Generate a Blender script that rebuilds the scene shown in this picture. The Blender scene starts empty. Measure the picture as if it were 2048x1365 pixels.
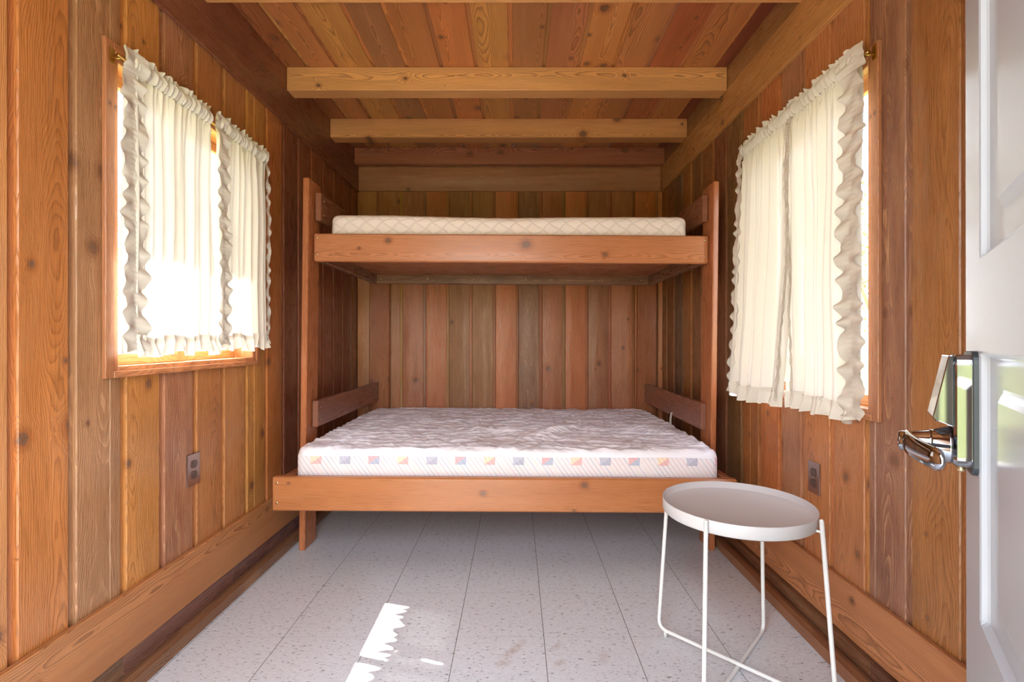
import bpy, bmesh, math, random
from mathutils import Vector, Matrix, noise

random.seed(7)
SC = bpy.context.scene
COL = SC.collection

# ------------------------------------------------------------------ camera, light, exposure
CAM_H = 1.034
cam_d = bpy.data.cameras.new('camera')
cam = bpy.data.objects.new('camera', cam_d)
COL.objects.link(cam)
cam.location = (0, 0, CAM_H)
cam.rotation_euler = (math.pi / 2, 0, 0)
cam_d.sensor_width = 36.0
cam_d.lens = 36.0 * 1000 / 2048
cam_d.shift_x = -8 / 2048
cam_d.shift_y = -2.5 / 2048
cam_d.clip_start = 0.01
SC.camera = cam

SC.view_settings.view_transform = 'Standard'
SC.view_settings.look = 'None'
SC.view_settings.gamma = 1
SC.view_settings.exposure = 1.76
SC.view_settings.use_curve_mapping = False
SC.cycles.max_bounces = 10
SC.cycles.diffuse_bounces = 6
SC.cycles.transparent_max_bounces = 12
SC.cycles.sample_clamp_indirect = 8

SKY_STRENGTH = 4.6
SUN_ENERGY = 16.0
SUN_DIR = Vector((0.69, -0.21, -1.0))

w = bpy.data.worlds.new('sky'); SC.world = w; w.use_nodes = True
nt = w.node_tree; nt.nodes.clear()
o_ = nt.nodes.new('ShaderNodeOutputWorld'); bg = nt.nodes.new('ShaderNodeBackground')
tc = nt.nodes.new('ShaderNodeTexCoord'); sx = nt.nodes.new('ShaderNodeSeparateXYZ')
rp = nt.nodes.new('ShaderNodeValToRGB')
rp.color_ramp.elements[0].position = 0.0; rp.color_ramp.elements[0].color = (0.95, 0.97, 1.0, 1)
rp.color_ramp.elements[1].position = 0.8; rp.color_ramp.elements[1].color = (0.70, 0.82, 1.0, 1)
nt.links.new(tc.outputs['Generated'], sx.inputs[0]); nt.links.new(sx.outputs['Z'], rp.inputs[0])
nt.links.new(rp.outputs[0], bg.inputs[0]); bg.inputs[1].default_value = SKY_STRENGTH
nt.links.new(bg.outputs[0], o_.inputs[0])

sd = bpy.data.lights.new('sun', 'SUN'); sd.energy = SUN_ENERGY; sd.angle = math.radians(0.55)
sd.color = (1.0, 0.96, 0.91)
sun = bpy.data.objects.new('sun', sd); COL.objects.link(sun)
sun.rotation_euler = SUN_DIR.to_track_quat('-Z', 'Y').to_euler()
sun.location = (-6, 3, 8)


def portal(name, loc, direction, sx_, sy_):
    d = bpy.data.lights.new(name, 'AREA'); d.shape = 'RECTANGLE'; d.size = sx_; d.size_y = sy_
    d.cycles.is_portal = True
    o = bpy.data.objects.new(name, d); COL.objects.link(o); o.location = loc
    o.rotation_euler = Vector(direction).to_track_quat('-Z', 'Y').to_euler()


# ------------------------------------------------------------------ room measures (metres)
XL, XR, YB, YF = -1.175, 1.085, 3.70, -0.25
ZC = CAM_H + 1.385          # ceiling boards
ZJ = CAM_H + 1.267          # joist undersides
LW = dict(y0=1.416, y1=2.273, z0=0.922, z1=1.898)     # left window, outer edges of casing
RW = dict(y0=1.480, y1=2.345, z0=0.787, z1=1.925)     # right window
portal('portal_front', (-0.315, -0.10, 1.025), (0, 1, 0), 0.9, 2.06)
portal('portal_left', (XL - 0.14, 1.845, 1.41), (1, 0, 0), 0.8, 0.9)
portal('portal_right', (XR + 0.14, 1.91, 1.36), (-1, 0, 0), 0.8, 1.05)


def lin(r, g, b, a=1.0):
    f = lambda c: (c / 255) / 12.92 if c / 255 <= 0.04045 else ((c / 255 + 0.055) / 1.055) ** 2.4
    return (f(r), f(g), f(b), a)


def wl(r, g, b):
    """varnished wood colours, a little lighter and less red than first guessed"""
    return lin(min(255, r * 1.03 + 2), min(255, g * 1.10 + 3), min(255, b * 1.10 + 8))


# ------------------------------------------------------------------ node helper
class NT:
    def __init__(s, name, rough=0.5, spec=0.5, metal=0.0):
        s.m = bpy.data.materials.new(name); s.m.use_nodes = True
        s.t = s.m.node_tree; s.b = s.t.nodes['Principled BSDF']; s.out = s.t.nodes['Material Output']
        s.b.inputs['Roughness'].default_value = rough
        s.b.inputs['Metallic'].default_value = metal
        s.b.inputs['Specular IOR Level'].default_value = spec

    def n(s, t): return s.t.nodes.new(t)

    def put(s, sock, v):
        if hasattr(v, 'is_linked') or hasattr(v, 'links'): s.t.links.new(v, sock)
        else: sock.default_value = v

    def attr(s, name, out='Vector'):
        a = s.n('ShaderNodeAttribute'); a.attribute_name = name; return a.outputs[out]

    def math(s, op, a, b=0.0, c=0.0, clamp=False):
        x = s.n('ShaderNodeMath'); x.operation = op; x.use_clamp = clamp
        s.put(x.inputs[0], a); s.put(x.inputs[1], b); s.put(x.inputs[2], c); return x.outputs[0]

    def vm(s, op, a, b=(0, 0, 0), out='Vector'):
        x = s.n('ShaderNodeVectorMath'); x.operation = op
        s.put(x.inputs[0], a); s.put(x.inputs[1], b); return x.outputs[out]

    def sep(s, v):
        x = s.n('ShaderNodeSeparateXYZ'); s.put(x.inputs[0], v); return x.outputs

    def comb(s, a, b, c):
        x = s.n('ShaderNodeCombineXYZ')
        for i, v in enumerate((a, b, c)): s.put(x.inputs[i], v)
        return x.outputs[0]

    def noise(s, v, scale=1.0, detail=2.0, rough=0.5, out='Fac'):
        x = s.n('ShaderNodeTexNoise'); s.put(x.inputs['Vector'], v)
        x.inputs['Scale'].default_value = scale; x.inputs['Detail'].default_value = detail
        x.inputs['Roughness'].default_value = rough
        return x.outputs[out]

    def mr(s, v, a, b, c=0.0, d=1.0, smooth=False):
        x = s.n('ShaderNodeMapRange'); x.interpolation_type = 'SMOOTHSTEP' if smooth else 'LINEAR'
        s.put(x.inputs[0], v); s.put(x.inputs[1], a); s.put(x.inputs[2], b); s.put(x.inputs[3], c); s.put(x.inputs[4], d)
        return x.outputs[0]

    def mix(s, f, a, b, mode='MIX'):
        x = s.n('ShaderNodeMix'); x.data_type = 'RGBA'; x.blend_type = mode
        s.put(x.inputs[0], f); s.put(x.inputs[6], a); s.put(x.inputs[7], b); return x.outputs[2]

    def bump(s, h, dist=0.001, strength=1.0, normal=None):
        x = s.n('ShaderNodeBump'); x.inputs['Strength'].default_value = strength
        x.inputs['Distance'].default_value = dist; s.put(x.inputs['Height'], h)
        if normal is not None: s.put(x.inputs['Normal'], normal)
        s.t.links.new(x.outputs[0], s.b.inputs['Normal']); return x.outputs[0]

    def color(s, c): s.put(s.b.inputs['Base Color'], c)


def wood_mat(name, rough=0.38, ring=0.55, knots=None, knot_amt=1.0, bump=0.0006, freq=270.0, weather=0.35, vary=0.3):
    """solid wood: growth rings round a pith line behind each board, fibres, knots and rough-sawn marks"""
    N = NT(name, rough)
    g = N.attr('grain'); seed = N.attr('seed', 'Fac'); tint = N.attr('tint', 'Color')
    L, a, b = N.sep(g)[0:3]
    s1 = N.math('FRACT', N.math('MULTIPLY', seed, 7.31))
    s2 = N.math('FRACT', N.math('MULTIPLY', seed, 3.77))
    off = N.math('MULTIPLY', seed, 37.0)
    pa = N.math('MULTIPLY', N.math('SUBTRACT', s1, 0.5), 0.11)
    pb = N.math('ADD', N.math('MULTIPLY', s2, 0.06), 0.02)
    Ls = N.math('ADD', L, off)
    # knots
    if knots:
        kd = None
        for (kl, ka, kr) in knots:
            d = N.vm('LENGTH', N.comb(N.math('DIVIDE', N.math('SUBTRACT', L, kl), kr), N.math('DIVIDE', N.math('SUBTRACT', a, ka), kr * 0.85), 0.0), out='Value')
            kd = d if kd is None else N.math('MINIMUM', kd, d)
        wob = N.noise(N.comb(L, a, off), 60, 2)
        kd = N.math('MULTIPLY', kd, N.math('ADD', N.math('MULTIPLY', wob, 0.5), 0.75))
    else:
        v = N.n('ShaderNodeTexVoronoi'); v.voronoi_dimensions = '2D'; v.inputs['Scale'].default_value = 1.0
        v.inputs['Randomness'].default_value = 0.9
        N.put(v.inputs['Vector'], N.comb(N.math('MULTIPLY', Ls, 4.5), N.math('MULTIPLY', a, 5.5), 0.0))
        gate = N.sep(v.outputs['Color'])[0]
        rad = N.mr(gate, 0.62, 1.0, 0.0, 0.055 * knot_amt)
        rad = N.math('MAXIMUM', rad, 0.0001)
        wob = N.noise(N.comb(L, a, off), 70, 2)
        kd = N.math('DIVIDE', N.math('MULTIPLY', v.outputs['Distance'], N.math('ADD', N.math('MULTIPLY', wob, 0.6), 0.7)), rad)
    near = N.math('EXPONENT', N.math('MULTIPLY', N.math('MULTIPLY', kd, kd), -0.18))
    flag = N.math('GREATER_THAN', seed, 1.0)
    # ring field
    wv = N.noise(N.comb(N.math('MULTIPLY', Ls, 1.6), N.math('MULTIPLY', a, 5.0), off), 1.0, 2)
    wf = N.noise(N.comb(N.math('MULTIPLY', Ls, 14.0), N.math('MULTIPLY', a, 45.0), off), 1.0, 3)
    r = N.vm('LENGTH', N.comb(0.0, N.math('SUBTRACT', a, pa), N.math('ADD', b, pb)), out='Value')
    r = N.math('ADD', r, N.math('MULTIPLY', wv, 0.085))
    r = N.math('ADD', r, N.math('MULTIPLY', wf, 0.0045))
    r = N.math('ADD', r, N.math('MULTIPLY', near, 0.016))
    fr = N.math('FRACT', N.math('MULTIPLY', r, freq))
    late = N.math('POWER', fr, 3.0)
    late = N.math('MULTIPLY', late, N.mr(fr, 0.9, 1.0, 1.0, 0.0))
    late = N.math('MULTIPLY', late, 1.6)
    fib = N.noise(N.comb(N.math('MULTIPLY', Ls, 9.0), N.math('MULTIPLY', a, 420.0), N.math('ADD', N.math('MULTIPLY', b, 420.0), off)), 1.0, 2)
    mot = N.noise(N.comb(N.math('MULTIPLY', Ls, 1.3), N.math('MULTIPLY', a, 14.0), off), 1.0, 3)
    val = N.math('ADD', 1.0, N.math('MULTIPLY', N.math('SUBTRACT', fib, 0.5), 0.55))
    val = N.math('MULTIPLY', val, N.math('ADD', 1.0, N.math('MULTIPLY', N.math('SUBTRACT', mot, 0.5), vary * 2)))
    val = N.math('MULTIPLY', val, N.math('SUBTRACT', 1.0, N.math('MULTIPLY', late, N.math('MULTIPLY', ring, N.math('SUBTRACT', 1.0, N.math('MULTIPLY', flag, 0.7))))))
    c = N.mix(1.0, tint, N.comb(val, N.math('POWER', val, 1.15), N.math('POWER', val, 1.25)), 'MULTIPLY')
    # sapwood / weathered streaks with a shape of their own
    ws = N.mr(N.noise(N.comb(N.math('MULTIPLY', Ls, 2.2), N.math('MULTIPLY', a, 26.0), N.math('ADD', off, 5.0)), 1.0, 4, 0.6), 0.56, 0.74, 0.0, weather)
    c = N.mix(ws, c, lin(196, 150, 108))
    late_sheen = N.math('MULTIPLY', N.math('MULTIPLY', flag, late), N.mr(N.noise(N.comb(N.math('MULTIPLY', Ls, 5.0), N.math('MULTIPLY', a, 30.0), off), 1.0, 3, 0.6), 0.38, 0.62, 0.0, 0.6))  # glossy highlight on raised latewood, painted as light lines on weathered boards
    c = N.mix(N.math('MULTIPLY', late_sheen, 1.0, clamp=True), c, lin(208, 158, 116))
    # knots dark with a ring
    kc = N.mr(kd, 0.75, 1.15, 1.0, 0.0, True)
    kr_ = N.mr(kd, 0.9, 2.4, 0.55, 0.0)
    c = N.mix(kr_, c, N.mix(1.0, c, (0.45, 0.28, 0.18, 1), 'MULTIPLY'))
    kin = N.mix(N.noise(g, 220, 2), lin(70, 40, 26), lin(150, 105, 75))
    c = N.mix(kc, c, kin)
    N.color(c)
    saw = N.noise(N.comb(N.math('MULTIPLY', Ls, 260.0), N.math('MULTIPLY', a, 16.0), off), 1.0, 2)
    h = N.math('ADD', N.math('MULTIPLY', late, -0.5), N.math('ADD', N.math('MULTIPLY', fib, 0.7), N.math('MULTIPLY', saw, 0.5)))
    N.bump(h, bump, 1.0)
    N.put(N.b.inputs['Roughness'], N.mr(fib, 0.3, 0.7, rough - 0.06, rough + 0.12))
    return N.m


def plain(name, c, rough=0.5, metal=0.0, spec=0.5):
    N = NT(name, rough, spec, metal); N.color(c); return N.m


# ------------------------------------------------------------------ mesh helper
class MB:
    def __init__(s): s.v = []; s.f = []; s.g = []; s.t = []; s.s = []; s.sm = []

    def add(s, verts, faces, grain=None, tint=(1, 1, 1, 1), seed=0.0, smooth=False):
        o = len(s.v)
        s.v += [tuple(p) for p in verts]
        s.g += [tuple(q) for q in (grain or verts)]
        s.t += [tint] * len(verts); s.s += [seed] * len(verts)
        s.f += [tuple(i + o for i in f) for f in faces]; s.sm += [smooth] * len(faces)

    def box(s, x0, x1, y0, y1, z0, z1, along='x', tint=(1, 1, 1, 1), seed=None, ch=0.0015, M=None, worg=None):
        """chamfered box; worg: true coordinates for the grain when boards continue"""
        c = Vector(((x0 + x1) / 2, (y0 + y1) / 2, (z0 + z1) / 2)); h = Vector((abs(x1 - x0) / 2, abs(y1 - y0) / 2, abs(z1 - z0) / 2))
        ch = min(ch, min(h) * 0.45)
        vs = []; idx = {}
        for ax in range(3):
            for sx_ in (-1, 1):
                for sy_ in (-1, 1):
                    for sz_ in (-1, 1):
                        sg = (sx_, sy_, sz_)
                        p = [sg[k] * (h[k] - (0 if k == ax else ch)) for k in range(3)]
                        idx[(ax, sg)] = len(vs); vs.append(Vector(p))
        fs = []
        for ax in range(3):
            u, v_ = (ax + 1) % 3, (ax + 2) % 3
            for sg in (-1, 1):
                q = []
                for a, b in ((-1, -1), (1, -1), (1, 1), (-1, 1)):
                    t = [0, 0, 0]; t[ax] = sg; t[u] = a; t[v_] = b; q.append(idx[(ax, tuple(t))])
                fs.append(q if sg > 0 else q[::-1])
            for a in (-1, 1):
                for b in (-1, 1):
                    q = []
                    for (k, e) in ((u, -1), (u, 1), (v_, 1), (v_, -1)):
                        t = [0, 0, 0]; t[ax] = e; t[u] = a; t[v_] = b; q.append(idx[(k, tuple(t))])
                    fs.append(q if a * b > 0 else q[::-1])
        for sx_ in (-1, 1):
            for sy_ in (-1, 1):
                for sz_ in (-1, 1):
                    sg = (sx_, sy_, sz_); q = [idx[(k, sg)] for k in range(3)]
                    fs.append(q if sx_ * sy_ * sz_ > 0 else q[::-1])
        ai = 'xyz'.index(along); rest = [k for k in range(3) if k != ai]
        if h[rest[0]] < h[rest[1]]: rest = rest[::-1]
        cw = worg or c
        gr = [(p[ai] + cw[ai], p[rest[0]], p[rest[1]]) for p in vs]
        W = [p + c for p in vs]
        if M is not None: W = [M @ p for p in W]
        s.add(W, fs, gr, tint, random.random() if seed is None else seed)

    def tube(s, pts, r, n=12, caps=True, smooth=True, radii=None):
        P = [Vector(p) for p in pts]; rings = []
        T = [(P[min(i + 1, len(P) - 1)] - P[max(i - 1, 0)]).normalized() for i in range(len(P))]
        ref = Vector((0, 0, 1)) if abs(T[0].z) < 0.9 else Vector((1, 0, 0))
        nrm = (ref - T[0] * ref.dot(T[0])).normalized()
        for i, p in enumerate(P):
            nrm = (nrm - T[i] * nrm.dot(T[i])).normalized(); bn = T[i].cross(nrm)
            rr = radii[i] if radii else r
            rings.append([p + (nrm * math.cos(2 * math.pi * k / n) + bn * math.sin(2 * math.pi * k / n)) * rr for k in range(n)])
        vs = [q for rg in rings for q in rg]
        fs = [(i * n + k, i * n + (k + 1) % n, (i + 1) * n + (k + 1) % n, (i + 1) * n + k) for i in range(len(P) - 1) for k in range(n)]
        if caps: fs += [tuple(range(n))[::-1], tuple(range((len(P) - 1) * n, len(P) * n))]
        s.add(vs, fs, smooth=smooth)

    def lathe(s, prof, n=48, M=None, smooth=True):
        vs = []; fs = []
        for (r, z) in prof:
            for k in range(n):
                a = 2 * math.pi * k / n; vs.append(Vector((r * math.cos(a), r * math.sin(a), z)))
        m = len(prof)
        for i in range(m - 1):
            for k in range(n): fs.append((i * n + k, i * n + (k + 1) % n, (i + 1) * n + (k + 1) % n, (i + 1) * n + k))
        if prof[0][0] > 1e-6: fs.append(tuple(range(n))[::-1])
        if prof[-1][0] > 1e-6: fs.append(tuple(range((m - 1) * n, m * n)))
        if M is not None: vs = [M @ p for p in vs]
        s.add(vs, fs, smooth=smooth)

    def grid(s, fn, nu, nv, smooth=True):
        vs = [Vector(fn(i / nu, j / nv)) for j in range(nv + 1) for i in range(nu + 1)]
        gr = [(i / nu, j / nv, 0) for j in range(nv + 1) for i in range(nu + 1)]
        fs = [(j * (nu + 1) + i, j * (nu + 1) + i + 1, (j + 1) * (nu + 1) + i + 1, (j + 1) * (nu + 1) + i) for j in range(nv) for i in range(nu)]
        s.add(vs, fs, gr, smooth=smooth)

    def extrude(s, poly, x0, x1, M=None):
        """poly in (a,b), extruded along local x"""
        n = len(poly)
        vs = [Vector((x0, a, b)) for a, b in poly] + [Vector((x1, a, b)) for a, b in poly]
        if M is not None: vs = [M @ p for p in vs]
        fs = [tuple(range(n))[::-1], tuple(range(n, 2 * n))] + [(i, (i + 1) % n, n + (i + 1) % n, n + i) for i in range(n)]
        s.add(vs, fs)

    def build(s, name, mat, parent=None, **props):
        me = bpy.data.meshes.new(name); me.from_pydata(s.v, [], s.f)
        a = me.attributes.new('grain', 'FLOAT_VECTOR', 'POINT'); a.data.foreach_set('vector', [c for q in s.g for c in q])
        a = me.attributes.new('tint', 'FLOAT_COLOR', 'POINT'); a.data.foreach_set('color', [c for q in s.t for c in q])
        a = me.attributes.new('seed', 'FLOAT', 'POINT'); a.data.foreach_set('value', s.s)
        me.polygons.foreach_set('use_smooth', s.sm)
        for m in (mat if isinstance(mat, (list, tuple)) else [mat]): me.materials.append(m)
        me.update()
        o = bpy.data.objects.new(name, me); COL.objects.link(o)
        if parent is not None: o.parent = parent
        for k, v in props.items(): o[k] = v
        return o


def thing(name, label, cat, loc=(0, 0, 0), rot=(0, 0, 0), group=None):
    o = bpy.data.objects.new(name, None); COL.objects.link(o); o.location = loc; o.rotation_euler = rot
    o.empty_display_size = 0.1
    o['label'] = label; o['category'] = cat
    if group: o['group'] = group
    return o


def recalc(o):
    bm = bmesh.new(); bm.from_mesh(o.data); bmesh.ops.recalc_face_normals(bm, faces=bm.faces[:]); bm.to_mesh(o.data); bm.free()


# ------------------------------------------------------------------ materials
WOOD = wood_mat('cedar_boards', 0.27, 0.30, weather=0.22, knot_amt=1.6)
WOODC = wood_mat('ceiling_cedar', 0.34, 0.42, weather=0.2, knot_amt=2.2, freq=210.0)
WOODR = wood_mat('rough_cedar_boards', 0.32, 0.45, weather=0.5, bump=0.0012, knot_amt=1.3)
BEDW = wood_mat('varnished_pine', 0.26, 0.28, weather=0.15, vary=0.18, bump=0.0002, knot_amt=0.8)
GLASS = bpy.data.materials.new('window_glass'); GLASS.use_nodes = True
_t = GLASS.node_tree; _t.nodes.clear()
_o = _t.nodes.new('ShaderNodeOutputMaterial'); _m = _t.nodes.new('ShaderNodeMixShader'); _a = _t.nodes.new('ShaderNodeBsdfTransparent')
_g = _t.nodes.new('ShaderNodeBsdfGlossy'); _g.inputs['Roughness'].default_value = 0.02; _m.inputs[0].default_value = 0.07
_t.links.new(_a.outputs[0], _m.inputs[1]); _t.links.new(_g.outputs[0], _m.inputs[2]); _t.links.new(_m.outputs[0], _o.inputs[0])
CHROME = plain('polished_chrome', (0.40, 0.41, 0.43, 1), 0.06, 1.0)
BLACKP = plain('black_rubber', (0.02, 0.025, 0.03, 1), 0.4)
BRASS = plain('brass', lin(190, 150, 80), 0.3, 1.0)
SCREW = plain('zinc_screw', lin(205, 180, 140), 0.3, 0.9)
WHITEM = plain('white_powder_coat', lin(222, 222, 218), 0.4)

# floor: vinyl composition tiles with elongated flecks, seams and a few brown marks
N = NT('vinyl_floor_tiles', 0.32)
p = N.n('ShaderNodeTexCoord').outputs['Object']
X, Y, Z = N.sep(p)[0:3]
base = N.mix(N.noise(p, 3.0, 3), lin(212, 216, 219), lin(222, 225, 228))
base = N.mix(N.mr(N.noise(N.comb(N.math('MULTIPLY', X, 60.), N.math('MULTIPLY', Y, 110.), 0.0), 1.0, 3, 0.65), 0.35, 0.75, 0.0, 0.6), base, lin(192, 191, 193))
for sc, thr, col in ((50.0, 0.635, (112, 108, 112)), (27.0, 0.67, (140, 132, 126)), (85.0, 0.665, (90, 88, 92))):
    fl = N.noise(N.comb(N.math('MULTIPLY', X, sc), N.math('MULTIPLY', Y, sc * 2.6), sc), 1.0, 2, 0.6)
    base = N.mix(N.mr(fl, thr, thr + 0.035, 0.0, 0.85), base, lin(*col))


def seam(coord, org, pitch, half):
    d = N.math('ABSOLUTE', N.math('SUBTRACT', N.math('FRACT', N.math('DIVIDE', N.math('SUBTRACT', coord, org - pitch * 20.5), pitch)), 0.5))
    return N.mr(N.math('MULTIPLY', d, pitch), half * 0.6, half * 1.3, 1.0, 0.0)


sxm = seam(X, -0.2045, 0.3015, 0.0011); sym = seam(Y, 1.738, 0.3035, 0.0008)
base = N.mix(N.math('MULTIPLY', sxm, 0.85), base, lin(70, 62, 58))
base = N.mix(N.math('MULTIPLY', sym, 0.35), base, lin(120, 112, 106))
st = None
for (cx, cy, ang, ra, rb, k) in ((-0.012, 1.66, 0.95, 0.085, 0.022, 1.0), (0.023, 1.712, 0.9, 0.022, 0.012, 0.9), (-0.04, 1.598, 0.3, 0.04, 0.022, 0.8),
                                 (0.135, 1.685, 0.8, 0.045, 0.018, 0.7), (0.142, 1.60, 0.7, 0.032, 0.018, 0.9), (0.285, 1.625, 1.3, 0.05, 0.024, 0.6)):
    dx = N.math('SUBTRACT', X, cx); dy = N.math('SUBTRACT', Y, cy)
    ua = N.math('ADD', N.math('MULTIPLY', dx, math.cos(ang) / ra), N.math('MULTIPLY', dy, math.sin(ang) / ra))
    ub = N.math('ADD', N.math('MULTIPLY', dx, -math.sin(ang) / rb), N.math('MULTIPLY', dy, math.cos(ang) / rb))
    q = N.math('MULTIPLY', N.mr(N.vm('LENGTH', N.comb(ua, ub, 0.0), out='Value'), 0.1, 1.1, 1.0, 0.0, True), k)
    st = q if st is None else N.math('MAXIMUM', st, q)
st = N.math('MULTIPLY', st, N.mr(N.noise(p, 60, 4, 0.7), 0.35, 0.7, 0.1, 1.0))
base = N.mix(N.math('MULTIPLY', st, 0.8), base, lin(158, 132, 104))
N.color(base)
hh = N.math('SUBTRACT', N.math('MULTIPLY', N.noise(p, 9, 2), 0.5), N.math('MAXIMUM', sxm, N.math('MULTIPLY', sym, 0.5)))
N.bump(hh, 0.0006)
FLOOR = N.m


def cloth_mat(name, col, trans=0.5, through=0.0, weave=1500.0):
    N = NT(name, 0.9, 0.1)
    p = N.n('ShaderNodeTexCoord').outputs['Object']
    x, y, z = N.sep(p)[0:3]
    wv = N.noise(N.comb(N.math('MULTIPLY', x, weave * .2), N.math('MULTIPLY', y, weave * .5), N.math('MULTIPLY', z, weave * .06)), 1.0, 1)
    wh = N.noise(N.comb(N.math('MULTIPLY', x, weave * .2), N.math('MULTIPLY', y, weave * .06), N.math('MULTIPLY', z, weave * .5)), 1.0, 1)
    f = N.math('MULTIPLY', N.math('ADD', wv, wh), 0.5)
    c = N.mix(f, tuple(k * 0.93 for k in col[:3]) + (1,), col)
    N.color(c)
    N.bump(f, 0.0004, 0.5)
    tr = N.n('ShaderNodeBsdfTranslucent'); N.put(tr.inputs[0], c)
    m1 = N.n('ShaderNodeMixShader'); m1.inputs[0].default_value = trans
    N.t.links.new(N.b.outputs[0], m1.inputs[1]); N.t.links.new(tr.outputs[0], m1.inputs[2])
    tp = N.n('ShaderNodeBsdfTransparent'); m2 = N.n('ShaderNodeMixShader'); m2.inputs[0].default_value = through
    N.t.links.new(m1.outputs[0], m2.inputs[1]); N.t.links.new(tp.outputs[0], m2.inputs[2])
    N.t.links.new(m2.outputs[0], N.out.inputs[0])
    return N.m


CURTAIN = cloth_mat('sheer_white_cotton', lin(222, 214, 203), 0.10, 0.01)
RUFFLE = cloth_mat('gathered_white_cotton', lin(220, 212, 199), 0.06, 0.0)

# ------------------------------------------------------------------ floor
m = MB(); m.box(XL - 0.03, XR + 0.03, YF, YB + 0.03, -0.05, 0.0, ch=0)
m.build('floor', FLOOR, kind='structure')

# ------------------------------------------------------------------ plank walls
J = lambda c, k=6: wl(*[max(0, min(255, q + random.uniform(-k, k))) for q in c])
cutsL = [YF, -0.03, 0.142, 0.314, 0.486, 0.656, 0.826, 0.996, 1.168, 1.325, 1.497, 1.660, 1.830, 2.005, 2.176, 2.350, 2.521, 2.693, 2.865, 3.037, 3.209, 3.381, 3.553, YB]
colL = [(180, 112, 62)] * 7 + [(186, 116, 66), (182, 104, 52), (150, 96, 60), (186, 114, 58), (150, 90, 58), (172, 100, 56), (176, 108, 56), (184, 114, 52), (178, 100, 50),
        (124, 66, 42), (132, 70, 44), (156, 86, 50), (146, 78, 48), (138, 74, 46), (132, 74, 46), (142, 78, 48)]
cutsR = [YF, 0.01, 0.182, 0.354, 0.526, 0.698, 0.870, 1.040, 1.211, 1.382, 1.548, 1.719, 1.893, 2.055, 2.228, 2.400, 2.575, 2.747, 2.920, 3.090, 3.260, 3.430, 3.600, YB]
colR = [(160, 96, 50)] * 7 + [(160, 94, 44), (158, 94, 48), (130, 84, 56), (178, 110, 60), (178, 106, 62), (154, 94, 64), (176, 100, 50), (158, 94, 50), (128, 84, 46),
        (132, 76, 44), (156, 92, 50), (142, 84, 48), (160, 96, 50), (118, 78, 52), (150, 88, 50), (152, 90, 50)]


def side_wall(name, x, sgn, cuts, cols, win, zt):
    """sgn: +1 when the room lies at greater x. Boards with a recessed channel between neighbours."""
    m = MB(); g = 0.011
    xa, xb = sorted((x, x - sgn * 0.020)); la, lb = sorted((x - sgn * 0.0095, x - sgn * 0.030)); oa, ob = sorted((x - sgn * 0.031, x - sgn * 0.11))
    hy0, hy1, hz0, hz1 = win['y0'] + 0.03, win['y1'] - 0.03, win['z0'] + 0.012, win['z1'] - 0.03

    def piece(y0, y1, xa_, xb_, tint, seed, ch):
        spans = [(y0, y1, None)]
        out = []
        a, b = max(y0, hy0), min(y1, hy1)
        if b > a:
            if a > y0: out.append((y0, a, 0, zt))
            if b < y1: out.append((b, y1, 0, zt))
            out += [(a, b, 0, hz0), (a, b, hz1, zt)]
        else: out = [(y0, y1, 0, zt)]
        for (p0, p1, z0, z1) in out:
            m.box(xa_, xb_, p0, p1, z0, z1, 'z', tint, seed, ch)
            # keep the grain running through boards cut by the window
            n = 24
            for q in range(len(m.v) - n, len(m.v)):
                m.g[q] = (m.v[q][2], m.v[q][1] - (y0 + y1) / 2, (m.v[q][0] - x) * sgn)
    for i in range(len(cuts) - 1):
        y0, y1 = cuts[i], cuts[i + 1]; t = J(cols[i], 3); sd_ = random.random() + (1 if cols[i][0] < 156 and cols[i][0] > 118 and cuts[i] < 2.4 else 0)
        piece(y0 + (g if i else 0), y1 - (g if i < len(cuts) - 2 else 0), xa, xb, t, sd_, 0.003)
        if i: piece(y0 - 0.02, y0 + 0.02, la, lb, J(tuple(min(255, c * 1.0) for c in cols[i]), 4), sd_, 0)
    for (p0, p1, z0, z1) in ((YF, hy0, -0.05, zt), (hy1, YB + 0.1, -0.05, zt), (hy0, hy1, -0.05, hz0), (hy0, hy1, hz1, zt)):
        m.box(oa, ob, p0, p1, z0, z1, 'z', lin(120, 80, 50), 0.5, 0)
    return m.build(name, WOOD, kind='structure')


side_wall('wall_left', XL, 1, cutsL, colL, LW, ZC)
side_wall('wall_right', XR, -1, cutsR, colR, RW, ZC)

# back wall
xs = [714, 758, 805, 851.5, 898, 944, 991, 1037, 1084, 1130, 1176, 1222, 1270, 1316, 1326]
xs = [XL] + [(u - 1032) / 1000 * YB for u in xs[1:-1]] + [XR]
colB = [(136, 90, 56), (128, 84, 52), (130, 84, 54), (138, 86, 54), (118, 82, 54), (124, 86, 58), (146, 92, 58), (106, 74, 52), (128, 80, 54), (148, 90, 54), (118, 80, 52), (130, 82, 52), (150, 94, 52), (150, 94, 52)]
m = MB()
for i in range(len(xs) - 1):
    t = J(tuple(c * k for c, k in zip(colB[i], (1.34, 1.20, 1.16))), 3); sd_ = random.random() + (1 if i != 12 else 0)
    m.box(xs[i] + 0.0015, xs[i + 1] - (0.018 if i < len(xs) - 2 else 0), YB, YB + 0.02, 0, ZC, 'z', t, sd_, 0.002)
    m.box(xs[i + 1] - 0.022, xs[i + 1] - 0.0005, YB + 0.006, YB + 0.03, 0, ZC, 'z', J((176, 108, 66), 14), sd_ % 1, 0.001)
m.box(XL - 0.1, XR + 0.1, YB + 0.031, YB + 0.1, -0.05, ZC, 'z', lin(90, 60, 40), 0.3, 0)
m.build('wall_back', WOODR, kind='structure')

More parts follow.
